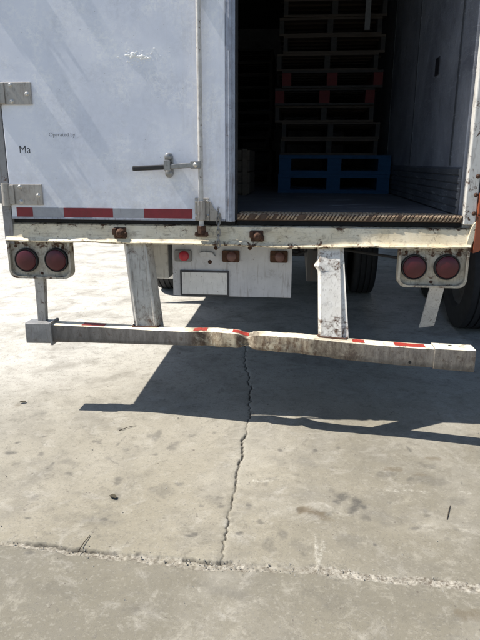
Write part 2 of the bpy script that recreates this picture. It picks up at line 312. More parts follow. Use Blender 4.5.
# ------------------------------------------------------------------ mesh helpers
class MB:
    def __init__(s): s.v = []; s.f = []
    def add(s, vs, fs):
        o = len(s.v); s.v += [tuple(map(float, p)) for p in vs]; s.f += [tuple(i+o for i in q) for q in fs]; return s
    def box(s, x0, x1, y0, y1, z0, z1):
        return s.add([(x0,y0,z0),(x1,y0,z0),(x1,y1,z0),(x0,y1,z0),(x0,y0,z1),(x1,y0,z1),(x1,y1,z1),(x0,y1,z1)],
                     [(0,3,2,1),(4,5,6,7),(0,1,5,4),(1,2,6,5),(2,3,7,6),(3,0,4,7)])
    def hexa(s, p):   # 4 bottom then 4 top corners
        return s.add(p, [(0,3,2,1),(4,5,6,7),(0,1,5,4),(1,2,6,5),(2,3,7,6),(3,0,4,7)])
    def prism(s, pts, axis, a, b):
        """closed 2-D outline extruded along an axis (x: pts=(y,z), y: (x,z), z: (x,y))"""
        mk = {'x': lambda p, t: (t, p[0], p[1]), 'y': lambda p, t: (p[0], t, p[1]), 'z': lambda p, t: (p[0], p[1], t)}[axis]
        n = len(pts); vs = [mk(p, a) for p in pts]+[mk(p, b) for p in pts]
        return s.add(vs, [tuple(range(n)), tuple(range(2*n-1, n-1, -1))]+[(i, n+i, n+(i+1) % n, (i+1) % n) for i in range(n)])
    def sweep(s, rings, caps=True, loop=False):
        n = len(rings[0]); o = len(s.v)
        for r in rings: s.v += [tuple(map(float, p)) for p in r]
        m = len(rings)
        for j in range(m if loop else m-1):
            for i in range(n):
                a, b_ = o+j*n, o+((j+1) % m)*n
                s.f.append((a+i, a+(i+1) % n, b_+(i+1) % n, b_+i))
        if caps and not loop:
            s.f.append(tuple(o+i for i in range(n-1, -1, -1))); s.f.append(tuple(o+(m-1)*n+i for i in range(n)))
        return s
    def tube(s, path, r, n=10, loop=False):
        P = [Vector(p) for p in path]; R = r if isinstance(r, (list, tuple)) else [r]*len(P); rings = []
        for i, p in enumerate(P):
            if loop: d = P[(i+1) % len(P)]-P[i-1]
            else: d = (P[min(i+1, len(P)-1)]-P[max(i-1, 0)])
            d.normalize(); a = Vector((0, 0, 1)) if abs(d.z) < .9 else Vector((0, 1, 0))
            u = d.cross(a).normalized(); w_ = d.cross(u)
            rings.append([p+u*R[i]*math.cos(2*math.pi*k/n)+w_*R[i]*math.sin(2*math.pi*k/n) for k in range(n)])
        return s.sweep(rings, True, loop)
    def lathe(s, prof, c, axis='y', n=32, closed=False):
        """prof: (radius, along axis)"""
        rings = []
        for k in range(n):
            a = 2*math.pi*k/n; ca, sa = math.cos(a), math.sin(a)
            if axis == 'y': rings.append([(c[0]+r*ca, c[1]+t, c[2]+r*sa) for r, t in prof])
            elif axis == 'x': rings.append([(c[0]+t, c[1]+r*ca, c[2]+r*sa) for r, t in prof])
            else: rings.append([(c[0]+r*ca, c[1]+r*sa, c[2]+t) for r, t in prof])
        o = len(s.v); m = len(prof)
        for r in rings: s.v += r
        for k in range(n):
            a, b_ = o+k*m, o+((k+1) % n)*m
            for i in range(m if closed else m-1):
                s.f.append((a+i, a+(i+1) % m, b_+(i+1) % m, b_+i))
        return s
    def build(s, name, mat, parent=None, bevel=0, smooth=False, off=(0, 0, 0), seg=2):
        me = bpy.data.meshes.new(name); me.from_pydata([(x-off[0], y-off[1], z-off[2]) for x, y, z in s.v], [], s.f); me.validate()
        bm = bmesh.new(); bm.from_mesh(me); bmesh.ops.recalc_face_normals(bm, faces=bm.faces); bm.to_mesh(me); bm.free()
        if smooth:
            me.polygons.foreach_set('use_smooth', [True]*len(me.polygons))
            me.set_sharp_from_angle(angle=math.radians(38))
        me.materials.append(M[mat] if isinstance(mat, str) else mat)
        o = bpy.data.objects.new(name, me); COL.objects.link(o)
        if parent: o.parent = parent
        if bevel:
            md = o.modifiers.new('bevel', 'BEVEL'); md.width = bevel; md.segments = seg; md.limit_method = 'ANGLE'; md.angle_limit = math.radians(35)
        return o
def part(name, mat, parent, fn, bevel=0, smooth=False, seg=2):
    b = MB(); fn(b); return b.build(name, mat, parent, bevel, smooth, seg=seg)
def boxp(name, mat, parent, *d, bevel=.003): return part(name, mat, parent, lambda b: b.box(*d), bevel)
def thing(name, label, cat, loc=(0, 0, 0), rz=0, group=None):
    o = bpy.data.objects.new(name, None); COL.objects.link(o); o.location = loc; o.rotation_euler = (0, 0, rz)
    o.empty_display_size = .1; o['label'] = label; o['category'] = cat
    if group: o['group'] = group
    return o
def tag(o, label, cat, group=None):
    o['label'] = label; o['category'] = cat
    if group: o['group'] = group
    return o
def copy_tree(o, parent=None):
    c = o.copy(); COL.objects.link(c); c.parent = parent
    for ch in o.children: copy_tree(ch, c)
    return c
def setlabel(o, t): o['label'] = t; return o

# small value-noise in numpy for shaping
def vnoise(x, y, seed=0):
    xi = np.floor(x).astype(np.int64); yi = np.floor(y).astype(np.int64); xf = x-xi; yf = y-yi
    def hsh(a, b):
        h = (a*374761393 + b*668265263 + seed*1442695041) & 0x7fffffff
        h = ((h ^ (h >> 13))*1274126177) & 0x7fffffff
        return ((h ^ (h >> 16)) & 0xffff)/65535.0
    u = xf*xf*(3-2*xf); v = yf*yf*(3-2*yf)
    return (hsh(xi, yi)*(1-u)+hsh(xi+1, yi)*u)*(1-v)+(hsh(xi, yi+1)*(1-u)+hsh(xi+1, yi+1)*u)*v
def fbm(x, y, seed=0, o=4):
    s_ = 0; a = .5; t = 0
    for i in range(o): s_ = s_+a*vnoise(x*2**i, y*2**i, seed+i); t += a; a *= .55
    return s_/t
def n1(x, seed=0, o=4): return float(fbm(np.array([x]), np.array([.37]), seed, o)[0])

# ------------------------------------------------------------------ GROUND: one concrete sheet with its joint and crack
def ground():
    jpx = [(-60,531),(0,541),(40,547),(75,551),(130,556),(190,563),(220,565),(260,567),(300,570),(330,571),(370,578),(420,580),(480,588),(560,596)]
    jw = np.array([G(*p)[:2] for p in jpx])
    cpx = [(249,325),(246,335),(245,360),(249,380),(251,400),(249,415),(246,432),(243,448),(240,465),(236,484),(232,502),(229,520),(227,536),(223,550),(220,564)]
    cw = np.array([G(*p)[:2] for p in cpx]); cw = cw[np.argsort(cw[:, 1])]
    def lines(parts):
        a = np.concatenate([np.arange(s0, s1, st) for s0, s1, st in parts]); return np.unique(np.round(a, 5))
    X = lines([(-3000, -60, 400), (-60, -6, 6), (-6, -1.5, .12), (-1.5, -.05, .007), (-.05, .32, .0035), (.32, 1.7, .007), (1.7, 8, .15), (8, 60, 6), (60, 3001, 400)])
    Y = lines([(-3000, -60, 400), (-60, -4, 4), (-4, -2.2, .1), (-2.2, -1.5, .02), (-1.5, -1.0, .0045), (-1.0, 1.6, .012), (1.6, 8, .12), (8, 60, 6), (60, 3001, 400)])
    gx, gy = np.meshgrid(X, Y)
    z = np.zeros_like(gx)
    near = (np.abs(gx) < 6) & (np.abs(gy) < 6)
    z += np.where(near, (fbm(gx*1.3, gy*1.3, 3)-.5)*.006, 0)
    # joint
    jy = np.interp(gx, jw[:, 0], jw[:, 1]) + (fbm(gx*9, gx*0+.5, 5)-.5)*.035 + (fbm(gx*45, gx*0+.5, 6)-.5)*.014
    d = gy-jy
    hw = .009+.024*fbm(gx*6, gx*0+2.5, 8)**1.2+.008*fbm(gx*40, gx*0+1.5, 9)
    e = np.clip((hw-np.abs(d))/.006, 0, 1)
    lump = fbm(gx*70, gy*70, 21)
    fill = np.clip((gx+.1)/1.0, 0, 1)         # the filler stands proud towards the right, has crumbled out on the left
    z += e*(-.014+.012*lump+fill*.010)
    # a sharp open line on its camera side, wandering in and out
    open_ = np.clip((.0055-np.abs(d-hw*.8))/.0022, 0, 1)*np.clip((fbm(gx*5, gx*0+4.5, 31)-.36)*8, 0, 1)
    z -= open_*.012
    # edge of the slab slightly rolled down at the joint
    z -= .004*np.exp(-(np.abs(d)/.03)**2)
    joint = e*np.clip(.62+fill*.3+(fbm(gx*12, gy*12, 40)-.5)*1.6, 0, 1)
    # crack
    cxx = np.interp(gy, cw[:, 1], cw[:, 0]) + (fbm(gy*9, gy*0+.5, 12)-.5)*.05 + (fbm(gy*38, gy*0+.5, 13)-.5)*.026
    on = (gy > cw[0, 1]) & (gy < 1.5)
    cwid = .0008+.0125*fbm(gy*7, gy*0+.2, 15)**2.2+.002*fbm(gy*50, gy*0+.7, 17)
    cr = np.clip((cwid-np.abs(gx-cxx))/.003, 0, 1)*on
    z -= cr*.010; z -= np.where(on, .003*np.exp(-(np.abs(gx-cxx)/.012)**2), 0)
    # pale forked scar near the joint (two short ridges)
    pale = np.zeros_like(gx)
    for a, b_, wd in [((315,533),(318,566),.007), ((324,540),(319,566),.006), ((352,572),(374,579),.012), ((378,580),(392,582),.007), ((405,580),(418,582),.006), ((462,589),(476,591),.011), ((282,571),(296,572),.008), ((255,481),(273,481),.010), ((386,490),(397,492),.008), ((405,490),(432,493),.007), ((460,492),(470,494),.007)]:
        p, q = G(*a)[:2], G(*b_)[:2]; dv = q-p; L = float(dv@dv)
        t_ = np.clip(((gx-p[0])*dv[0]+(gy-p[1])*dv[1])/L, 0, 1); dist = np.hypot(gx-p[0]-t_*dv[0], gy-p[1]-t_*dv[1])
        dist = dist+(fbm(gx*40, gy*40, 50)-.5)*.03
        pale = np.maximum(pale, np.clip((wd-dist)/.010+.3, 0, 1))
    z += np.where(pale > 0, pale*.003*lump, 0)
    crack = np.maximum(cr, open_*.9)
    def blobs(lst, seed):
        s_ = np.zeros_like(gx); wx = (fbm(gx*16, gy*16, seed)-.5)*2.6; wy = (fbm(gx*16, gy*16, seed+7)-.5)*2.6
        for u, v, ru, rv, k in lst:
            c0 = G(u, v); ex = G(u+ru, v); ey = G(u, v+rv)
            rx = np.linalg.norm(ex-c0); ry = np.linalg.norm(ey-c0)
            r = np.hypot((gx-c0[0])/rx+wx, (gy-c0[1])/ry+wy)
            s_ = np.maximum(s_, np.clip((1.15-r)/.55, 0, 1)*k)
        return s_
    stain = blobs([(340,498,9,7,.9),(357,505,11,9,1),(366,520,5,4,.6),(318,515,14,6,.5),(283,535,6,5,.6),(268,543,9,6,.45),(350,540,14,6,.35),(300,548,12,5,.3),
                   (154,435,7,4,.6),(172,447,7,4,.6),(118,481,5,3,.7),(95,442,5,2.5,.6),(37,497,8,3,.45),(163,492,10,7,.4),(40,415,6,3,.4),(70,463,8,3,.4),(115,497,7,4,.6),
                   (385,475,9,3,.5),(425,466,10,3,.5),(430,480,16,5,.4),(455,500,12,4,.35),(390,520,25,8,.3),(300,462,25,7,.3),(60,590,25,7,.25),(230,590,30,8,.35),(330,600,30,10,.2),
                   (150,610,20,6,.2),(440,620,30,8,.2),(90,520,22,5,.3),(210,500,10,5,.3)]+[(rnd.uniform(10, 470), rnd.uniform(425, 555), rnd.uniform(1.5, 5), rnd.uniform(1, 2.6), rnd.uniform(.3, .9)) for _ in range(60)], 60)
    brown = blobs([(315,512,16,5,.8),(326,518,9,3,.6),(395,470,12,2.5,.5),(432,459,10,2,.5),(475,615,14,5,.5),(420,475,9,2,.4),(18,405,3,2,.4)], 70)
    sm = lambda a, lo, hi: np.clip((a-lo)/(hi-lo), 0, 1)**2*(3-2*np.clip((a-lo)/(hi-lo), 0, 1))
    wob = (fbm(gx*1.1, gy*1.1, 90)-.5)
    tone = sm(gy+wob*1.2-.35*gx, -.9, 2.4)*.95     # concrete gets paler with distance and towards the left
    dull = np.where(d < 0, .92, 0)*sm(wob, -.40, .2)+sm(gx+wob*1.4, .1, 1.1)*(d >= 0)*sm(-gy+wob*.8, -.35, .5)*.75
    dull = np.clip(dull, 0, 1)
    nx, ny = len(X), len(Y)
    co = np.stack([gx, gy, z+GZ], -1).reshape(-1, 3)
    idx = np.arange(nx*ny).reshape(ny, nx)
    q = np.stack([idx[:-1, :-1], idx[:-1, 1:], idx[1:, 1:], idx[1:, :-1]], -1).reshape(-1, 4)
    me = bpy.data.meshes.new('ground')
    me.vertices.add(len(co)); me.vertices.foreach_set('co', co.ravel().astype(np.float32))
    me.loops.add(q.size); me.loops.foreach_set('vertex_index', q.ravel().astype(np.int32))
    me.polygons.add(len(q)); me.polygons.foreach_set('loop_start', np.arange(0, q.size, 4, dtype=np.int32)); me.polygons.foreach_set('loop_total', np.full(len(q), 4, dtype=np.int32))
    me.update(calc_edges=True); me.polygons.foreach_set('use_smooth', np.ones(len(q), dtype=bool))
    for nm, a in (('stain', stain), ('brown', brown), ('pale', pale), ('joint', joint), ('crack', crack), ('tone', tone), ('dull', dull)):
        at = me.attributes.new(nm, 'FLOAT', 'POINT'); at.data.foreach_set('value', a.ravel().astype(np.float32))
    me.materials.append(M['ground']); o = bpy.data.objects.new('ground', me); COL.objects.link(o); o['kind'] = 'structure'
    return jw, cw
JW, CW = ground()

# ------------------------------------------------------------------ TRAILER
T = thing('box_trailer', 'white box trailer backed up on concrete, left rear door shut, right one open', 'trailer')
FZ = 1.232      # cargo floor
ZT = 3.95
# --- shell
boxp('side_wall', 'side', T, -1.29, -1.245, .06, 8.6, 1.13, ZT)
boxp('side_wall', 'side', T, 1.245, 1.29, .06, 8.6, 1.13, ZT)
boxp('nose_wall', 'side', T, -1.245, 1.245, 8.55, 8.6, 1.13, ZT)
boxp('roof', 'side', T, -1.29, 1.29, .06, 8.6, ZT+.002, ZT+.04)
boxp('bottom_rail', 'greypost', T, -1.297, -1.26, .062, 8.6, 1.06, 1.128)
boxp('bottom_rail', 'greypost', T, 1.26, 1.297, .062, 8.6, 1.06, 1.128)
boxp('header', 'post', T, -1.29, 1.29, .0, .058, 3.8, ZT+.03)
boxp('ceiling', 'ceiling', T, -1.243, 1.243, .06, 8.54, 3.88, 3.90)
boxp('floor', 'floor', T, -1.243, 1.243, .10, 8.54, 1.175, FZ)
# inner liners, each sheet with its own seam
ys = [.064, .34, 1.56, 2.78, 4.0, 5.22, 6.44, 7.66, 8.54]
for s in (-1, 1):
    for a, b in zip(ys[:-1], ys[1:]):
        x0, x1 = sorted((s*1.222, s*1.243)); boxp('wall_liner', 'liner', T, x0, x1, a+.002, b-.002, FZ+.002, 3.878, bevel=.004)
    for y in ys[1:-1]:
        x0, x1 = sorted((s*1.2185, s*1.2215)); boxp('seam_strip', 'scuff', T, x0, x1, y-.018, y+.018, 1.492, 3.87, bevel=0)
    def corr(b):
        z = FZ+.003; pts = [(1.2205, z)]
        for i in range(6): pts += [(1.204, z+.004), (1.204, z+.032), (1.211, z+.036), (1.211, z+.039)]; z += .0415
        pts += [(1.2205, z)]
        b.prism([(s*p[0], p[1]) for p in pts], 'y', .075, 8.5)
    part('scuff_band', 'scuff', T, corr, .001)
boxp('nose_liner', 'liner', T, -1.22, 1.22, 8.52, 8.545, FZ, 3.87)
st = boxp('sticker', 'sticker', T, 1.2165, 1.2175, 0, 0, 0, 0, bevel=0)
d = ray(437, 66); t_ = (1.216-CX)/d[0]; p = CAM+d*t_
bpy.data.objects.remove(st); boxp('sticker', 'sticker', T, 1.2172, 1.2216, p[1]-.05, p[1]+.055, p[2]-.055, p[2]+.05, bevel=0)
# --- corner posts
boxp('corner_post', 'greypost', T, -1.302, -1.25, .0, .058, 1.05, 3.798)
boxp('corner_post', 'post', T, 1.234, 1.296, .0, .058, 1.19, 3.798, bevel=.006)
# --- rear sill: bent channel, swept in short lengths so the lip can wander
def sill(b):
    rings = []; n = 150
    for i in range(n+1):
        x = -1.292+2.575*i/n
        wob = (n1(x*2.3+9, 2)-.5); wob2 = (n1(x*9+5, 4)-.5)
        lipz = 1.068+.012*wob+.008*wob2-.010*math.exp(-((x-.35)/.25)**2)
        lipy = -.004+.020*wob2+.012*wob
        fy = .012+.010*(n1(x*3+2, 7)-.5)
        top = 1.168+.004*(n1(x*5, 9)-.5)
        rings.append([(x, .12, top), (x, .02+fy, top), (x, fy+.002, top-.006), (x, fy-.003, top-.03), (x, fy-.011, lipz+.028), (x, fy-.017, lipz+.015), (x, lipy-.018, lipz+.004), (x, lipy-.014, lipz-.004),
                      (x, lipy+.03, lipz-.005), (x, .12, lipz-.002)])
    b.sweep(rings)
part('rear_sill', 'sill', T, sill, 0, True)
# threshold plate with raised tread
def thr(b):
    b.box(.03, 1.232, .012, .16, 1.199, 1.2335)
part('threshold_plate', 'plateedge', T, thr, .004)
def lugs(b):
    x = .05; i = 0
    while x < 1.22:
        a = .010; h = .0015+.0035*rnd.random()
        if rnd.random() > (.35 if x < .4 else .14):      # worn-off lugs on the left
            q_ = .001*rnd.uniform(-2, 2); zl = 1.203+.004*rnd.random(); w2 = .0055+.002*rnd.random()
            b.hexa([(x-w2-a, .009-h*.5, zl), (x+w2*.7-a, .009-h*.5, zl), (x+w2*.7-a, .013, zl), (x-w2-a, .013, zl),
                    (x-w2*.7+a*.3+q_, .009-h, 1.226), (x+w2+a*.3+q_, .009-h, 1.226), (x+w2+a*.3+q_, .014, 1.229), (x-w2*.7+a*.3+q_, .014, 1.229)])
            b.hexa([(x-w2*.7+a*.3+q_, .009-h, 1.2262), (x+w2+a*.3+q_, .009-h, 1.2262), (x+w2+a*.3+q_, .014, 1.2292), (x-w2*.7+a*.3+q_, .014, 1.2292),
                    (x+a*.5+q_, .014, 1.2365), (x+w2+a*.8+q_, .014, 1.2365), (x+w2+a+q_, .024, 1.2352), (x+a*.8+q_, .024, 1.2352)])
        for j in range(5):
            yy = .028+.026*j; s = 1 if (i+j) % 2 else -1
            b.hexa([(x-.010, yy-.008*s-.002, 1.2325), (x-.006, yy-.008*s-.004, 1.2325), (x+.010, yy+.008*s+.002, 1.2325), (x+.006, yy+.008*s+.004, 1.2325),
                    (x-.008, yy-.006*s-.001, 1.2375), (x-.006, yy-.006*s-.002, 1.2375), (x+.008, yy+.006*s+.001, 1.2375), (x+.006, yy+.006*s+.002, 1.2375)])
        x += .0185+.002*rnd.random(); i += 1
lg = part('tread_pattern', 'tread', T, lugs, 0); lg['kind'] = 'stuff'
boxp('threshold_shade', 'sealgap', T, .03, 1.232, .055, .11, 1.171, 1.1985, bevel=0)  # black strip standing in for the shade under the threshold plate
boxp('door_seal', 'sealgap', T, -1.249, .02, .03, .10, 1.171, 1.199, bevel=0)

# --- left door, closed
D = part('door', 'door', T, lambda b: b.box(-1.245, -.028, -.002, .05, 1.202, 3.79), .004); setlabel(D, 'closed left rear door with pale scuffed paint')
part('edge_trim', 'trim', D, lambda b: b.prism([(-.026, -.006), (-.012, -.006), (-.006, -.012), (.006, -.012), (.01, .0), (.022, .002), (.022, .055), (-.026, .055)], 'z', 1.192, 3.79), .0015)
part('edge_seal', 'sealgap', D, lambda b: b.prism([(.0225, .012), (.032, .008), (.036, .022), (.032, .06), (.0225, .06)], 'z', 1.20, 3.78), .002)
boxp('bottom_trim', 'trim', D, -1.243, -.03, -.006, -.0025, 1.1935, 1.2035, bevel=.001)
for a, b, m in ((-1.214, -1.12, 'tapered'), (-1.1195, -.9405, 'tapewhite'), (-.94, -.658, 'tapered'), (-.6575, -.4825, 'tapewhite'), (-.482, -.212, 'tapered')):
    o = boxp('reflective_tape', m, D, a, b, -.0038, -.0022, 1.2055, 1.257, bevel=0)
    o['label'] = 'dark red reflective strip' if m == 'tapered' else 'silver reflective strip'
def bolt(b, x, y, z, r=.010, h=.007):
    b.lathe([(0, -h), (r*.55, -h), (r*.9, -h*.6), (r, -h*.2), (r*1.25, -h*.1), (r*1.3, 0)], (x, y, z), 'y', 12)
for zc, xr in ((1.857, -1.067), (1.328, -1.053), (2.42, -1.06), (3.05, -1.06), (3.6, -1.06)):
    H = part('hinge', 'galv', D, lambda b: b.box(-1.245, xr, -.013, -.0025, zc-.056, zc+.056), .002)
    part('hinge_knuckle', 'galv', H, lambda b: b.tube([(-1.262, -.016, zc-.062), (-1.262, -.016, zc+.062)], .021, 14), 0, True)
    part('hinge_wrap', 'galv', H, lambda b: b.box(-1.246, -1.212, -.021, -.0135, zc-.053, zc+.053), .003)
    part('frame_leaf', 'greypost', H, lambda b: b.box(-1.318, -1.264, -.014, -.001, zc-.05, zc+.05), .003)
    for i, (bx, bz) in enumerate(((-1.178, zc+.042), (-1.178, zc-.040), (xr-.024, zc-.004))):
        part('bolt', 'bolt', H, lambda b: bolt(b, bx, -.0128, bz), 0, True)
# lock rod with guides
RX = -.158
R = part('lock_rod', 'rod', D, lambda b: b.tube([(RX, -.030, 1.135), (RX, -.030, 3.76)], .0135, 16), 0, True)
for zc in (2.35, 3.3):
    g = part('rod_guide', 'galv', D, lambda b: b.box(RX-.032, RX+.032, -.047, -.0025, zc-.03, zc+.03), .006)
# lower guide: plate, collar, four bolts, gusset
g = part('rod_guide', 'galv', D, lambda b: b.box(RX-.038, RX+.042, -.0105, -.0042, 1.195, 1.318), .003)
part('collar', 'galv', g, lambda b: b.prism([(RX-.020, -.0107), (RX-.022, -.040), (RX-.012, -.050), (RX+.012, -.050), (RX+.022, -.040), (RX+.020, -.0107)], 'z', 1.20, 1.305), .003)
for bx in (-.029, .033):
    for bz in (1.222, 1.30): part('bolt', 'bolt', g, lambda b: bolt(b, RX+bx, -.0104, bz, .007), 0, True)
part('gusset', 'galv', g, lambda b: b.prism([(RX+.043, 1.30), (RX+.050, 1.298), (RX+.068, 1.262), (RX+.092, 1.244), (RX+.105, 1.236), (RX+.107, 1.196), (RX+.043, 1.196)], 'y', -.0135, -.0052), .002)
# keeper and cam foot on the sill
def cam_foot(b):
    b.tube([(RX, -.030, 1.128), (RX, -.031, 1.170)], .024, 12)
    b.box(RX-.030, RX+.034, -.040, -.006, 1.112, 1.126)
    b.tube([(RX-.026, -.034, 1.135), (RX-.028, -.040, 1.117)], .010, 8); b.tube([(RX+.026, -.034, 1.137), (RX+.03, -.038, 1.115)], .011, 8)
part('locking_cam', 'stub', R, cam_foot, .003)
# handle: bar with dark grip, hub on the rod, retainer with two round bosses
hp = [(RX-.012, -.043, 1.492), (-.205, -.046, 1.490), (-.28, -.048, 1.484), (-.335, -.050, 1.480)]
HB = part('lock_handle', 'steel', D, lambda b: b.sweep([[(x, y-.007, z-.012), (x, y+.005, z-.014), (x, y+.005, z+.014), (x, y-.007, z+.012)] for x, y, z in hp]), .003)
part('grip', 'blackbar', HB, lambda b: b.sweep([[(x, y-.009, z-.013), (x, y+.007, z-.013), (x, y+.007, z+.013), (x, y-.009, z+.013)] for x, y, z in ((-.336, -.050, 1.480), (-.42, -.052, 1.476), (-.50, -.053, 1.4725), (-.522, -.053, 1.472))]), .006)
part('hub', 'steel', HB, lambda b: b.box(RX-.052, RX+.003, -.053, -.036, 1.472, 1.512), .004)
part('hub_bolt', 'bolt', HB, lambda b: bolt(b, RX-.024, -.0532, 1.492, .010, .006), 0, True)
L = part('handle_retainer', 'steel', D, lambda b: b.prism([(-.333+.026*math.cos(a)*.9, 1.490+.026*math.sin(a)+(.040 if math.sin(a) > 0 else -.040)) for a in [math.pi*2*i/24+.13 for i in range(24)]], 'y', -.0125, -.0025), .003)
part('boss', 'steel', L, lambda b: b.lathe([(0, -.040), (.010, -.040), (.018, -.034), (.021, -.022), (.022, -.012)], (-.333, 0, 1.533), 'y', 18), 0, True)
part('boss', 'steel', L, lambda b: b.lathe([(0, -.034), (.010, -.034), (.019, -.028), (.021, -.018), (.022, -.012)], (-.333, 0, 1.447), 'y', 18), 0, True)
part('retainer_hook', 'steel', L, lambda b: b.box(-.350, -.316, -.064, -.0595, 1.462, 1.515), .002)
part('hook_arm', 'steel', L, lambda b: b.box(-.345, -.321, -.0605, -.012, 1.504, 1.512), .002)
# chain hanging from the gusset over the sill
ch = part('chain_anchor', 'galv', D, lambda b: b.tube([(RX+.093, -.012, 1.268), (RX+.093, -.03, 1.262), (RX+.094, -.03, 1.235), (RX+.094, -.012, 1.232)], .006, 8), 0, True)
zz = 1.248
for i in range(6):
    def link(b):
        pts = []
        for k in range(16):
            a = 2*math.pi*k/16; u = .0085*math.cos(a); v = .0175*math.sin(a)+(.006 if math.sin(a) > 0 else -.006)
            pts.append((RX+.094+(u if i % 2 else u*.35), -.030-(.0 if i % 2 else u*.9), zz-.02+v))
        b.tube(pts, .0031, 6, loop=True)
    part('chain_link', 'steel', ch, link, 0, True); zz -= .031
# glare spot modelled as raised white domes, and the lettering on the door
def glare(b):
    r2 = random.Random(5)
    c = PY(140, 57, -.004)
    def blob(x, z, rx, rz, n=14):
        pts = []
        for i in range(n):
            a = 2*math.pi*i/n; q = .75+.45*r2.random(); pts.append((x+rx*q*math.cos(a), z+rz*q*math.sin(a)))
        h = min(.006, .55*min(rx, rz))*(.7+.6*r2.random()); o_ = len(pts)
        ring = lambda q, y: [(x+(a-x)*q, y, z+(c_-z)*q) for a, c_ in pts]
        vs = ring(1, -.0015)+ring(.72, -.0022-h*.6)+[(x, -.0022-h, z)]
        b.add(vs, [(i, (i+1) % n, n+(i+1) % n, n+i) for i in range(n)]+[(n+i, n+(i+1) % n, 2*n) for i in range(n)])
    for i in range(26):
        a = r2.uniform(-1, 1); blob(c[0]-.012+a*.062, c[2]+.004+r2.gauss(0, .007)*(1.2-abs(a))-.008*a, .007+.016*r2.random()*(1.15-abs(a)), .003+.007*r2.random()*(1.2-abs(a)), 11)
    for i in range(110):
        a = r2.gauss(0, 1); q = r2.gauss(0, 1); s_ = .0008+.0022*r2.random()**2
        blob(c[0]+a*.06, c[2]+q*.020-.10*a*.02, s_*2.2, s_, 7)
part('glare_domes', 'glare', D, glare, 0, True)['kind'] = 'stuff'
def text(body, size, x, z, mat, nm, y=-.0023, sx=1.0, bold=0):
    cu = bpy.data.curves.new('t', 'FONT'); cu.body = body; cu.size = size; cu.extrude = .0002; cu.offset = bold
    o = bpy.data.objects.new('t', cu); COL.objects.link(o)
    bpy.context.view_layer.update(); me = bpy.data.meshes.new_from_object(o.evaluated_get(bpy.context.evaluated_depsgraph_get()))
    bpy.data.objects.remove(o); bpy.data.curves.remove(cu)
    me.materials.clear(); me.materials.append(M[mat]); me.transform(Matrix.Scale(sx, 4, (1, 0, 0)))
    me.transform(Matrix.Rotation(math.pi/2, 4, 'X')); q = bpy.data.objects.new(nm, me); COL.objects.link(q); q.location = (x, y, z); q.parent = D
    return q
text('Operated by', .0285, -.992, 1.638, 'letterfaint', 'lettering')
text('Ma', .056, -1.168, 1.551, 'letter', 'lettering')

# --- right door, swung right round against the trailer's side
D2 = part('door', 'side', T, lambda b: b.box(1.335, 1.385, .02, 1.27, 1.202, 3.79), .004); setlabel(D2, 'open right rear door folded back along the side')
for zc in (1.30, 1.857, 2.42, 3.05, 3.6):
    H = part('hinge', 'rusthinge', D2, lambda b: b.box(1.3865, 1.397, .03, .21, zc-.056, zc+.056), .002)
    part('hinge_knuckle', 'rusthinge', H, lambda b: b.tube([(1.318, .004, zc-.055), (1.318, .004, zc+.055)], .020, 14), 0, True)
    part('hinge_wrap', 'rusthinge', H, lambda b: b.prism([(1.30, -.018), (1.372, -.018), (1.399, .005), (1.399, .028), (1.3866, .028), (1.384, .012), (1.36, -.004), (1.30, -.004)], 'z', zc-.05, zc+.05), .002)
part('lock_rod', 'rod', D2, lambda b: b.tube([(1.41, 1.10, 1.135), (1.41, 1.10, 3.76)], .0135, 12), 0, True)
for zc in (1.26, 2.35, 3.3): boxp('rod_guide', 'galv', D2, 1.3865, 1.43, 1.065, 1.135, zc-.04, zc+.04)
# rusty bolts and bracket on the right post
K = part('corner_bracket', 'rusthinge', T, lambda b: b.prism([(1.297, 1.04), (1.330, 1.05), (1.350, 1.10), (1.350, 1.20), (1.335, 1.235), (1.297, 1.245)], 'y', -.006, .05), .004)
for z in (1.25, 1.345, 1.44): part('bolt', 'stub', T, lambda b: bolt(b, 1.2832, -.0005, z, .009, .009), 0, True)
# folded lip of the sill at its right end
part('sill_end_lip', 'sill', T, lambda b: b.prism([(1.256, 1.068), (1.288, 1.072), (1.298, 1.12), (1.300, 1.172), (1.310, 1.205), (1.304, 1.212), (1.286, 1.196), (1.274, 1.165), (1.266, 1.12)], 'y', -.004, .03), .003)
# rusty dock studs on the sill
for u, v in ((120, 233), (257, 236)):
    c = PY(u, v, 0)
    def stud(b):
        b.box(c[0]-.034, c[0]+.034, -.004, .02, c[2]-.032, c[2]+.030)
        b.lathe([(0, -.034), (.012, -.036), (.022, -.028), (.026, -.012), (.03, .012)], (c[0]+.004, 0, c[2]), 'y', 9)
        b.box(c[0]-.040, c[0]-.018, -.020, .012, c[2]-.010, c[2]+.026); b.box(c[0]+.016, c[0]+.040, -.018, .012, c[2]-.026, c[2]+.004)
    part('rusty_stud', 'stub', T, stud, .004)

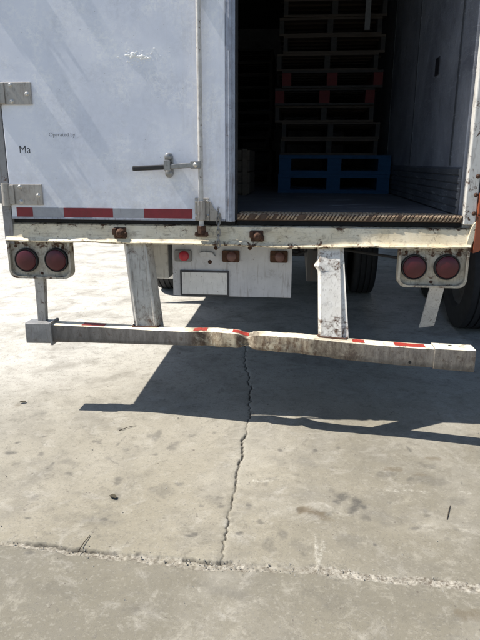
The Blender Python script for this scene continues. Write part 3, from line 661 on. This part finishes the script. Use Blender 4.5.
# --- tail lamp boxes
def lampbox(xl, xr, lamps, z0, z1, nm):
    r = .045; yb = -.004
    def outline(e):
        pts = [(xl-e, z1), (xl-e, z0+r)]
        pts += [(xl-e+(r)*(1-math.cos(a)), z0-e+r*(1-math.sin(a))) for a in [math.pi/2*i/7 for i in range(1, 8)]]
        pts += [(xr+e-r*(1-math.sin(a)), z0-e+r*(1-math.cos(a))) for a in [math.pi/2*i/7 for i in range(0, 7)]]
        pts += [(xr+e, z0+r), (xr+e, z1)]
        return pts
    B = part('lamp_box', 'lampbox', T, lambda b: b.prism(outline(-.012), 'y', yb+.012, yb+.016), .001)
    def rim(b):
        o, i = outline(.0), outline(-.0115)
        rings = [[(p[0], yb-.012, p[1]), (q[0], yb-.012, q[1]), (q[0], yb+.05, q[1]), (p[0], yb+.05, p[1])] for p, q in zip(o, i)]
        b.sweep(rings)
    part('lamp_rim', 'lampbox', B, rim, .002)
    for lx, lz in lamps:
        La = part('tail_lamp', 'lens', B, lambda b: b.lathe([(0, -.0205), (.018, -.0198), (.036, -.0175), (.050, -.0140), (.0535, -.0125), (.0545, -.0105), (.058, -.0095), (.060, -.006), (.0625, .012)], (lx, yb, lz), 'y', 40), 0, True)
        part('grommet', 'ring', La, lambda b: b.lathe([(.0605, -.006), (.063, -.011), (.0665, -.011), (.069, -.004), (.0695, .0115)], (lx, yb, lz), 'y', 40), 0, True)
    for bx, bz in ((xl+.04, z1-.026), (xr-.05, z1-.03), ((xl+xr)/2, z0+.028)):
        part('bolt', 'stub', B, lambda b: bolt(b, bx, yb+.0118, bz, .007), 0, True)
    return B
B1 = lampbox(-1.287, -.918, [(-1.184, .958), (-1.006, .961)], .853, 1.062, 'l')
B2 = lampbox(.914, 1.280, [(.999, .960), (1.172, .963)], .851, 1.066, 'r')
# thin bars under the lamp boxes
TB = part('lamp_stay', 'thin', T, lambda b: b.hexa([(-1.158, .012, .535), (-1.111, .012, .535), (-1.111, .05, .535), (-1.158, .05, .535), (-1.150, -.001, .856), (-1.094, -.001, .856), (-1.094, .045, .856), (-1.150, .045, .856)]), .003)
a, b_ = PY(438, 287, .06), PY(427, 328, .34)
def bentstay(b):
    rings = []
    for t in [0, .25, .5, .75, .93, 1.0]:
        c = a+(b_-a)*t; wv = .040+.004*t
        rings.append([(c[0]-wv, c[1]-.003, c[2]), (c[0]+wv*.95, c[1]+.006, c[2]+.002), (c[0]+wv*.95, c[1]+.02, c[2]+.010), (c[0]-wv*.4, c[1]+.028, c[2]+.012), (c[0]-wv, c[1]+.016, c[2]+.008)])
    rings[-1] = [(p[0]*1.0-.004, p[1], p[2]+.012*math.sin(i)) for i, p in enumerate(rings[-1])]
    b.sweep(rings)
o = part('lamp_stay', 'thinw', T, bentstay, .002); setlabel(o, 'broken pale stay hanging free of the bumper')

# --- bumper: bent square tube following the measured face
bp = [(27, 324, 342), (60, 325, 342.5), (100, 327, 343.5), (150, 330, 345), (185, 331.5, 346), (205, 332, 347), (228, 332.5, 348), (246, 333.5, 350), (252, 335, 350.5), (258, 334.5, 350), (280, 336, 352), (310, 338.5, 355.5), (340, 342, 360), (370, 344.5, 363), (400, 347, 366), (440, 349.5, 368.5), (474, 351.5, 371.5)]
# the front edge of its shadow on the concrete fixes how far out each bit of the bar stands
sh = np.array([G(u, v)[:2] for u, v in ((60, 410), (88, 410), (150, 412), (240, 421), (290, 425.5), (340, 432), (400, 437), (480, 446), (530, 452))])
spine = []
for u, vt, vb in bp:
    y = -.05
    for _ in range(6):
        q = PY(u, vb, y); hz = q[2]-GZ; y = float(np.interp(q[0]+SUN_M*hz, sh[:, 0], sh[:, 1]))-SUN_K*hz
    q = PY(u, vb, y); tpt = PY(u, vt, y); spine.append((q[0], y, q[2], tpt[2]))
sx = np.array([p[0] for p in spine]); sy = np.array([p[1] for p in spine]); szt = np.array([p[3] for p in spine]); szb = np.array([p[2] for p in spine])
def smooth_at(x):
    xs = np.linspace(x-.06, x+.06, 7); return float(np.mean(np.interp(xs, sx, sy))), float(np.mean(np.interp(xs, sx, szt)))
def ring_at(x, grow=0.0):
    y, zt = smooth_at(x); dep = .092; z0 = float(np.interp(x, sx, szb))
    # crushed zone
    k = math.exp(-((x-.10)/.035)**2); k2 = math.exp(-((x+.12)/.05)**2)
    y += .030*k+.014*k2; zt -= .022*k; z0 = z0+.016*k
    if -.3 < x < .7:
        w_ = max(0, min(1, (x+.3)/.1))*max(0, min(1, (.7-x)/.3)); zt += .012*w_*(n1(x*16, 3)-.5); z0 += .020*w_*(n1(x*13, 6)-.5); y += .024*w_*(n1(x*11, 8)-.5)
    y0, y1, a, c = y-grow, y+dep+grow, z0-grow, zt+grow; r = .010
    return [(x, y0, a+r), (x, y0+r*.3, a+r*.3), (x, y0+r, a), (x, y1-r, a), (x, y1-r*.3, a+r*.3), (x, y1, a+r), (x, y1, c-r), (x, y1-r*.3, c-r*.3), (x, y1-r, c), (x, y0+r, c), (x, y0+r*.3, c-r*.3), (x, y0-.003*(k+k2), (a+c)/2+.02), (x, y0+.006*k, (a+c)/2-.02)]
XL, XR = spine[0][0], spine[-1][0]
BM = part('bumper', 'bumper', T, lambda b: b.sweep([ring_at(x) for x in np.linspace(XL+.012, XR-.012, 180)]), 0, True)
setlabel(BM, 'bent rust-streaked rear underride bumper bar')
CL = part('end_sleeve', 'cap', BM, lambda b: b.sweep([ring_at(x, .007) for x in (XL, XL+.06, XL+.148)]), .0015, True)
CR = part('end_sleeve', 'bumper', BM, lambda b: b.sweep([ring_at(x, .006) for x in (XR-.195, XR-.1, XR)]), .0015, True)
part('sleeve_flange', 'cap', CL, lambda b: b.sweep([ring_at(x, .016) for x in (XL+.149, XL+.158)]), .001)
part('sleeve_hole', 'ring', CR, lambda b: b.lathe([(0, .0), (.010, 0), (.0105, -.004)], (XR-.11, smooth_at(XR-.11)[0]+.055, smooth_at(XR-.11)[1]+.0075), 'z', 16), 0)
part('face_hole', 'ring', BM, lambda b: b.lathe([(0, 0), (.008, 0), (.0085, .006)], (.965, smooth_at(.965)[0]-.0015, .505), 'y', 16), 0)
# tape on top of the bumper
def tape(u0, u1, mat, wa=.012, wb=.075):
    x0, x1 = [float(np.interp(u, [p[0] for p in bp], sx)) for u in (u0, u1)]
    def f(b):
        n = 8; top, bot = [], []; r2 = random.Random(int(u0))
        rings = []
        for i in range(n+1):
            x = x0+(x1-x0)*i/n; y, zt = smooth_at(x); k = math.exp(-((x-.10)/.035)**2); k2 = math.exp(-((x+.12)/.05)**2)
            zt -= .022*k; y += .030*k+.014*k2
            if -.3 < x < .7:
                w_ = max(0, min(1, (x+.3)/.1))*max(0, min(1, (.7-x)/.3)); zt += .012*w_*(n1(x*16, 3)-.5); y += .024*w_*(n1(x*11, 8)-.5)
            ya = y+wa+.006*r2.random(); yb = y+wb-.008*r2.random()
            rings.append([(x, ya, zt+.0004), (x, yb, zt+.0004), (x, yb, zt+.0016), (x, ya, zt+.0016)])
        b.sweep(rings)
    part('reflective_tape', mat, BM, f)
for u0, u1, m_ in ((82, 104, 'tapedirty'), (193, 206, 'tapedirty'), (232, 248, 'tapedirty'), (352, 364, 'tapedirty'), (394, 425, 'tapedirty')):
    tape(u0, u1, m_)
# --- heavy struts between sill and bumper
yl = smooth_at(-.5)[0]; yr = smooth_at(.58)[0]
def strut_rings(tl, tr, bl, br, yt, yb, n, dents):
    A0, A1 = PY(*tl, yt), PY(*tr, yt); B0, B1 = PY(*bl, yb), PY(*br, yb); out = []
    for t in np.linspace(0, 1.12, n):
        p, q = A0+(B0-A0)*t, A1+(B1-A1)*t; z = 1.068+(p[2]-A0[2])
        out.append((t, z, p[0], q[0], p[1]))
    return out
def strutL(b):
    R_ = []
    for t, z, x0, x1, y in strut_rings((122, 244), (149, 244), (133, 326), (160.5, 326), .004, yl+.055, 11, 0):
        wv = .004*(n1(t*5, 3)-.5); wd = x1-x0
        R_.append([(x0+wv, y+.030, z), (x0+.022, y-.002, z), (x0+.030, y-.002, z), (x0+.034, y+.008, z), (x0+wd*.76, y+.008+wv, z), (x0+wd*.79, y-.004, z), (x0+wd*.88, y-.004, z), (x1, y+.055, z), (x1, y+.075, z), (x0+.01, y+.075, z), (x0, y+.06, z)])
    b.sweep(R_)
SL = part('bumper_strut', 'strut', T, strutL, .003, True)
def strutR(b):
    R_ = []
    for t, z, x0, x1, y in strut_rings((318, 247), (343.5, 247), (318.5, 338), (349, 338), .000, yr+.055, 21, 0):
        bulge = -.024*math.exp(-((z-.965)/.020)**2); wv = .005*(n1(t*6, 5)-.5); wd = x1-x0; cr = .86-.10*t
        R_.append([(x0+bulge+wv, y+.010, z), (x0+bulge*.5+.012, y-.004-.6*abs(bulge), z), (x0+wd*.45, y+wv*.8, z), (x0+wd*cr, y, z), (x0+wd*(cr+.03), y+.014, z), (x0+wd*(cr+.05), y+.016, z), (x1, y+.004+.012*t, z), (x1+.004, y+.075, z), (x0+.01, y+.075, z), (x0+bulge*.5, y+.06, z)])
    b.sweep(R_)
SR = part('bumper_strut', 'strutbright', T, strutR, .003, True); setlabel(SR, 'white bumper strut with scraped rusty top')

def bead(pts, seed):
    def f(b):
        P = [Vector(p) for p in pts]; out = []; rr = []
        for i in range(len(P)-1):
            for t in np.linspace(0, 1, 14, endpoint=False):
                out.append(P[i].lerp(P[i+1], t)); rr.append(.0045+.0025*n1(len(out)*.9, seed))
        b.tube(out, rr, 7)
    part('weld_bead', 'stub', T, f, 0, True)
for x0, x1, y0 in ((PY(133, 326, yl+.055)[0], PY(158, 326, yl+.055)[0], yl+.055), (PY(319, 338, yr+.055)[0], PY(347, 338, yr+.055)[0], yr+.055)):
    zt_ = smooth_at((x0+x1)/2); a_ = smooth_at(x0)[1]+.002; c_ = smooth_at(x1)[1]+.002
    bead([(x0-.004, y0+.03, a_), (x0+.002, y0-.008, a_), (x1-.006, y0-.008, c_), (x1+.006, y0+.03, c_)], int(x0*90)+60)
# --- licence panel with its three marker lamps
YP = .30
pa, pc = PY(172, 240, YP), PY(291, 298, YP)
PN = part('licence_panel', 'panel', T, lambda b: b.box(pa[0], pc[0], YP, YP+.012, pc[2], 1.045), .002)
for i, (u, v) in enumerate(((183.5, 255.5), (231, 256), (279, 256.5))):
    c = PY(u, v, YP)
    def brk(b):
        pts = []
        for k in range(20):
            an = 2*math.pi*k/20; pts.append((c[0]+.058*max(-1, min(1, 1.5*math.cos(an)))*.92, c[2]+.036*max(-1, min(1, 1.4*math.sin(an)))))
        b.prism(pts, 'y', YP-.018, YP-.001)
    Lb = part('marker_lamp', 'cap' if i == 0 else 'stub', PN, brk, .004)
    part('lamp_lens', 'lensred' if i == 0 else 'lensdull', Lb, lambda b: b.lathe([(0, -.044), (.015, -.042), (.027, -.034), (.032, -.018)], (c[0]+.006, YP, c[2]), 'y', 24), 0, True)
c = PY(208, 255, YP)
part('plate_light', 'panel', PN, lambda b: b.prism([(c[0]-.05, c[2]+.018), (c[0]-.02, c[2]+.024), (c[0]+.03, c[2]+.02), (c[0]+.05, c[2]-.006), (c[0]+.03, c[2]-.012), (c[0]-.01, c[2]-.002), (c[0]-.04, c[2]-.010)], 'y', YP-.03, YP-.001), .003)
for u, v in ((216, 248), (250, 248), (210, 262)):
    cc = PY(u, v, YP); part('bolt', 'stub', PN, lambda b: bolt(b, cc[0], YP-.0002, cc[2], .010), 0, True)
q0, q1 = PY(180, 270, YP-.01), PY(229, 297, YP-.01)
PF = part('licence_plate_frame', 'plateframe', PN, lambda b: b.box(q0[0], q1[0], YP-.012, YP-.001, q1[2]+.003, q0[2]), .003)
part('licence_plate', 'plate', PF, lambda b: b.box(q0[0]+.012, q1[0]-.012, YP-.0145, YP-.0125, q1[2]+.014, q0[2]-.012), .001)

# --- undercarriage
for s in (-1, 1):
    boxp('frame_rail', 'flap' if s < 0 else 'chassis', T, s*.48-.05, s*.48+.05, .34, 8.2, .80, 1.045)
y = .5
for i in range(26):
    boxp('cross_member', 'chassis', T, -1.25, 1.25, y, y+.06, 1.05, 1.17, bevel=0); y += .305
def wheel(xc, yc, r=.5, wd=.26, outer=1):
    gz = GZ if T_cur is T else 0.0
    tw = wd/2
    W = part('tyre', 'rubber', T_cur, lambda b: b.lathe([(r*.56, -tw*.72), (r*.62, -tw*.95), (r*.80, -tw*1.02), (r*.93, -tw*.95), (r*.985, -tw*.84), (r, -tw*.70), (r, -tw*.5), (r-.014, -tw*.48), (r-.014, -tw*.40), (r, -tw*.38), (r, -tw*.06), (r-.014, -tw*.05), (r-.014, tw*.05), (r, tw*.06), (r, tw*.38), (r-.014, tw*.40), (r-.014, tw*.48), (r, tw*.5), (r, tw*.70), (r*.985, tw*.84), (r*.93, tw*.95), (r*.80, tw*1.02), (r*.62, tw*.95), (r*.56, tw*.72)], (xc, yc, r-.002+gz), 'x', 56), 0, True)
    part('rim', 'rim', W, lambda b: b.lathe([(r*.575, -tw*.75), (r*.55, -tw*.6), (r*.50, -tw*.3), (r*.22, outer*tw*.1), (r*.20, outer*tw*.5), (r*.06, outer*tw*.6), (r*.06, -outer*tw*.2), (r*.5, 0), (r*.55, tw*.6), (r*.575, tw*.75)], (xc, yc, r-.002+gz), 'x', 40), 0, True)
T_cur = T
for yc in (3.55, 4.80):
    part('axle', 'chassis', T, lambda b: b.tube([(-1.1, yc, .5+GZ), (1.1, yc, .5+GZ)], .065, 14), 0, True)
    for xo, ou in ((-1.12, -1), (-.80, -1), (.80, 1), (1.12, 1)): wheel(xo, yc, outer=ou)
    for s in (-1, 1): boxp('spring_hanger', 'chassis', T, s*.48-.04, s*.48+.04, yc-.45, yc+.45, .565, .78)
o = part('mud_flap', 'flap', T, lambda b: b.hexa([(-1.25, 2.72, .32), (-.62, 2.74, .31), (-.62, 2.752, .31), (-1.25, 2.732, .32), (-1.25, 2.88, 1.03), (-.62, 2.88, 1.03), (-.62, 2.892, 1.03), (-1.25, 2.892, 1.03)]), .002)
setlabel(o, 'pale grey mud flap')
boxp('flap_bracket', 'chassis', T, -1.24, -.55, 2.84, 2.90, 1.035, 1.05)
boxp('brake_chamber', 'chassis', T, .05, .24, 3.05, 3.3, .55, .74, bevel=.04)
part('air_tank', 'chassis', T, lambda b: b.lathe([(0, -.42), (.09, -.41), (.12, -.37), (.12, .37), (.09, .41), (0, .42)], (.12, 2.1, .80), 'x', 24), 0, True)
part('brake_line', 'rubber', T, lambda b: b.tube([(.36, .40, .99), (.38, .7, .93), (.34, 1.2, .95), (.37, 2.0, .88), (.30, 3.0, .74)], .011, 8), 0, True)
part('wiring_loom', 'rubber', T, lambda b: b.tube([(.30, .315, 1.0), (.36, .36, .96), (.43, .36, .985), (.60, .3, 1.01), (.92, .06, 1.0)], .008, 8), 0, True)
part('air_hose', 'rubber', T, lambda b: b.tube([(.2, .36, 1.0), (.26, .6, .90), (.20, 1.4, .86), (.1, 2.4, .84), (.14, 3.1, .7)], .016, 8), 0, True)
for x0 in (-1.0, 1.0): part('landing_leg', 'chassis', T, lambda b: b.box(x0-.06, x0+.06, 7.2, 7.32, GZ, 1.05), .004)

# ------------------------------------------------------------------ load inside
def pallet(mats, wx=.88, dy=1.1, h=.142, name='pallet', bt=.018, hs=.0185):
    root = bpy.data.objects.new(name, None); COL.objects.link(root); root.empty_display_size = .1
    # notched stringer: two fork openings
    for i in range(3):
        x = -wx/2+hs+.001+(wx-2*hs-.002)*i/2; o = MB().box(x-hs-.006*(i == 1), x+hs+.006*(i == 1), .004, dy-.004, bt+.0005, h-bt-.0005).build('stringer', mats[1], root)
    for lvl, cnt in ((h-bt, 7), (0, 5)):
        for i in range(cnt):
            wd = .105 if i in (0, cnt-1) else .085
            y0 = (dy-wd)*i/(cnt-1); MB().box(-wx/2, wx/2, y0, y0+wd, lvl, lvl+bt).build('deck_board', mats[0], root)
    return root
lay = []
px0 = .685; z = FZ+.001
PB = pallet(('woodblue', 'woodblue'), 1.005, 1.1, .168, bt=.030, hs=.055); PW = pallet(('wood', 'woodgrey')); PG = pallet(('woodgrey', 'wood')); PR = pallet(('woodgrey', 'woodred'), hs=.04)
used = set()
def put(proto, x, y, z, rz, label, group):
    o = proto if proto not in used else copy_tree(proto)
    used.add(proto); o.location = (x, y, z); o.rotation_euler = (0, 0, rz); o['label'] = label; o['category'] = 'pallet'; o['group'] = group
    return o
ORD = ['lowest', 'second', 'third', 'fourth', 'fifth', 'sixth', 'seventh', 'eighth', 'ninth', 'tenth', 'eleventh', 'twelfth', 'thirteenth', 'fourteenth']
g1 = 'pallets in the stack by the right wall of the trailer'
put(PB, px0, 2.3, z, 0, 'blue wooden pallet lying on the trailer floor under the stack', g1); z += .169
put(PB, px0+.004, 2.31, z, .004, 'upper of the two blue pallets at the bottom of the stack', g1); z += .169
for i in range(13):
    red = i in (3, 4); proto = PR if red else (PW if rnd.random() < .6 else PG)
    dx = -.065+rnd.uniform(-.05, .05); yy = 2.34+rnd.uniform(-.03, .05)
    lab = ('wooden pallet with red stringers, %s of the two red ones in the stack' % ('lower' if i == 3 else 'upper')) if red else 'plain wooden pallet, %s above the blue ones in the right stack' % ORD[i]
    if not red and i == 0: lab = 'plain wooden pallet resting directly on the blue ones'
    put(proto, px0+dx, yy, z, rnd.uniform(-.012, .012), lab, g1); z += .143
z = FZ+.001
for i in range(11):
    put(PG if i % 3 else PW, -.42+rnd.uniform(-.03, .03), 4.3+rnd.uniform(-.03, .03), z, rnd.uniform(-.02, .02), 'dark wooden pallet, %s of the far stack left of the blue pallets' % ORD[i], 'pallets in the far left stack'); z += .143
# plank crate just inside the closed door
C = thing('wooden_crate', 'low plank crate on the trailer floor behind the closed door edge', 'crate', (-.36, 1.9, FZ+.001))
for i in range(4): MB().box(-.31, .31, 0, .018, .012+i*.092, .097+i*.092).build('plank', 'ply', C, .002)
for i in range(4): MB().box(.292, .31, .019, .60, .012+i*.092, .097+i*.092).build('plank', 'ply', C, .002)
for i in range(4): MB().box(-.31, -.292, .019, .60, .012+i*.092, .097+i*.092).build('plank', 'ply', C, .002)
for i in range(4): MB().box(-.31, .31, .601, .619, .012+i*.092, .097+i*.092).build('plank', 'ply', C, .002)
MB().box(-.288, .288, .02, .60, 0, .011).build('bottom', 'ply', C)
for x in (-.29, .25): MB().box(x, x+.04, -.018, -.001, 0, .382).build('batten', 'ply', C, .002)
# webbing strap hanging in front of the stack
sp = PY(368, 14, 2.2)
S = MB(); S.sweep([[(sp[0]-.022+.05*t*t, 2.20+.03*t, sp[2]-.12+1.35*t), (sp[0]+.022+.05*t*t, 2.20+.03*t, sp[2]-.12+1.35*t), (sp[0]+.022+.05*t*t, 2.206+.03*t, sp[2]-.12+1.35*t), (sp[0]-.022+.05*t*t, 2.206+.03*t, sp[2]-.12+1.35*t)] for t in np.linspace(0, 1, 9)])
o = S.build('load_strap', 'strap', None, off=(sp[0], 2.2, sp[2]-.12)); o.location = (sp[0], 2.2, sp[2]-.12)
tag(o, 'pale webbing strap hanging from the trailer roof before the pallets', 'strap')

# ------------------------------------------------------------------ trailer parked alongside on the right
T2 = thing('parked_trailer', 'second trailer alongside, only its black tyre showing past the right tail lamps', 'trailer', (0, 0, GZ))
T_cur = T2
XA = 1.80
boxp('side_wall', 'side', T2, XA+.02, XA+2.5, 1.55, 9.0, 1.25, 3.95)
boxp('bottom_rail', 'chassis', T2, XA+.01, XA+2.51, 1.56, 9.0, 1.10, 1.248)
boxp('rear_frame', 'greypost', T2, XA, XA+2.52, 1.50, 1.548, 1.08, 3.98)
boxp('floor_beam', 'chassis', T2, XA+.4, XA+2.1, 1.7, 8.9, .85, 1.09)
for yc in (2.15, 3.4):
    part('axle', 'chassis', T2, lambda b: b.tube([(XA+.1, yc, .5), (XA+2.4, yc, .5)], .065, 12), 0, True)
    for xo, ou in ((XA+.14, -1), (XA+.47, -1), (XA+2.05, 1), (XA+2.38, 1)): wheel(xo, yc, outer=ou)

# ------------------------------------------------------------------ litter on the concrete
def twig(u0, v0, u1, v1, r, label):
    a, c = G(u0, v0), G(u1, v1); m = (a+c)/2; n = 6; pts = []
    for i in range(n+1):
        t = i/n; p = a+(c-a)*t; pts.append((p[0]-a[0]+.006*(n1(i*1.3+u0, 4)-.5), p[1]-a[1]+.006*(n1(i*1.7+u1, 5)-.5), r*1.1+.004*math.sin(math.pi*t)))
    b = MB().tube(pts, [r*(1-.4*i/n) for i in range(n+1)], 6); o = b.build('twig', 'twig', None, 0, True); o.location = (a[0], a[1], GZ); tag(o, label, 'twig', 'twigs on the concrete')
twig(119, 431, 136, 426, .0022, 'thin dark twig on sunlit concrete just below the shadow edge')
twig(78, 553, 90, 536, .0025, 'dark twig sticking out of the joint in the concrete')
twig(447, 520, 450, 506, .0022, 'short dark twig lying alone on the right of the concrete')
def leaf(u, v, s, rz, label):
    c = G(u, v); b = MB(); n = 12; pts = []
    for i in range(n):
        a = 2*math.pi*i/n; pts.append((s*math.cos(a)*(1+.15*rnd.random()), .5*s*math.sin(a)*(1+.3*rnd.random())))
    vs = [(x, y, .004+.010*abs(y)/s+.004*rnd.random()) for x, y in pts]; vs2 = [(x, y, z_-.0012) for x, y, z_ in vs]
    b.add(vs+vs2+[(0, 0, .003), (0, 0, .0018)], [(i, (i+1) % n, 2*n) for i in range(n)]+[(n+(i+1) % n, n+i, 2*n+1) for i in range(n)]+[(i, n+i, n+(i+1) % n, (i+1) % n) for i in range(n)])
    o = b.build('dead_leaf', 'leaf', None); o.location = (c[0], c[1], GZ+.001); o.rotation_euler = (0, 0, rz); tag(o, label, 'leaf', 'dead leaves on the concrete')
leaf(23, 403, .018, .3, 'small dark dead leaf on bright concrete near the left edge')
leaf(113, 498, .020, -.5, 'crumpled brown leaf on the concrete above the joint')
# crumbs along the joint: nobody could count them
def crumbs():
    b = MB(); r2 = random.Random(3)
    for i in range(520):
        x = r2.uniform(-1.1, 1.4) if r2.random() < .85 else r2.gauss(.12, .1)
        y = float(np.interp(x, JW[:, 0], JW[:, 1]))+r2.gauss(0, .016 if r2.random() < .75 else .06)
        if i > 400: x = r2.uniform(-1.6, 1.7); y = r2.uniform(-1.7, .4)
        s_ = .0010+.0040*r2.random()**3; z_ = (-.004 if abs(y-np.interp(x, JW[:, 0], JW[:, 1])) < .012 else 0)
        a = r2.random()*3
        ca, sa = math.cos(a)*s_, math.sin(a)*s_
        h = s_*(.7+.6*r2.random())
        b.add([(x+ca, y+sa, z_), (x-sa*1.2, y+ca*1.2, z_), (x-ca, y-sa, z_), (x+sa, y-ca, z_), (x+ca*.5, y+sa*.5, z_+h), (x-sa*.4, y+ca*.6, z_+h*1.1), (x-ca*.6, y-sa*.4, z_+h*.8)],
              [(0,1,5,4), (1,2,6,5), (2,3,4,6), (3,0,4), (4,5,6)])
    o = b.build('concrete_crumbs', 'crumb', None); o.location = (0, 0, GZ); o['kind'] = 'stuff'; o['label'] = 'loose crumbs of concrete strewn along the broken joint'; o['category'] = 'debris'
crumbs()
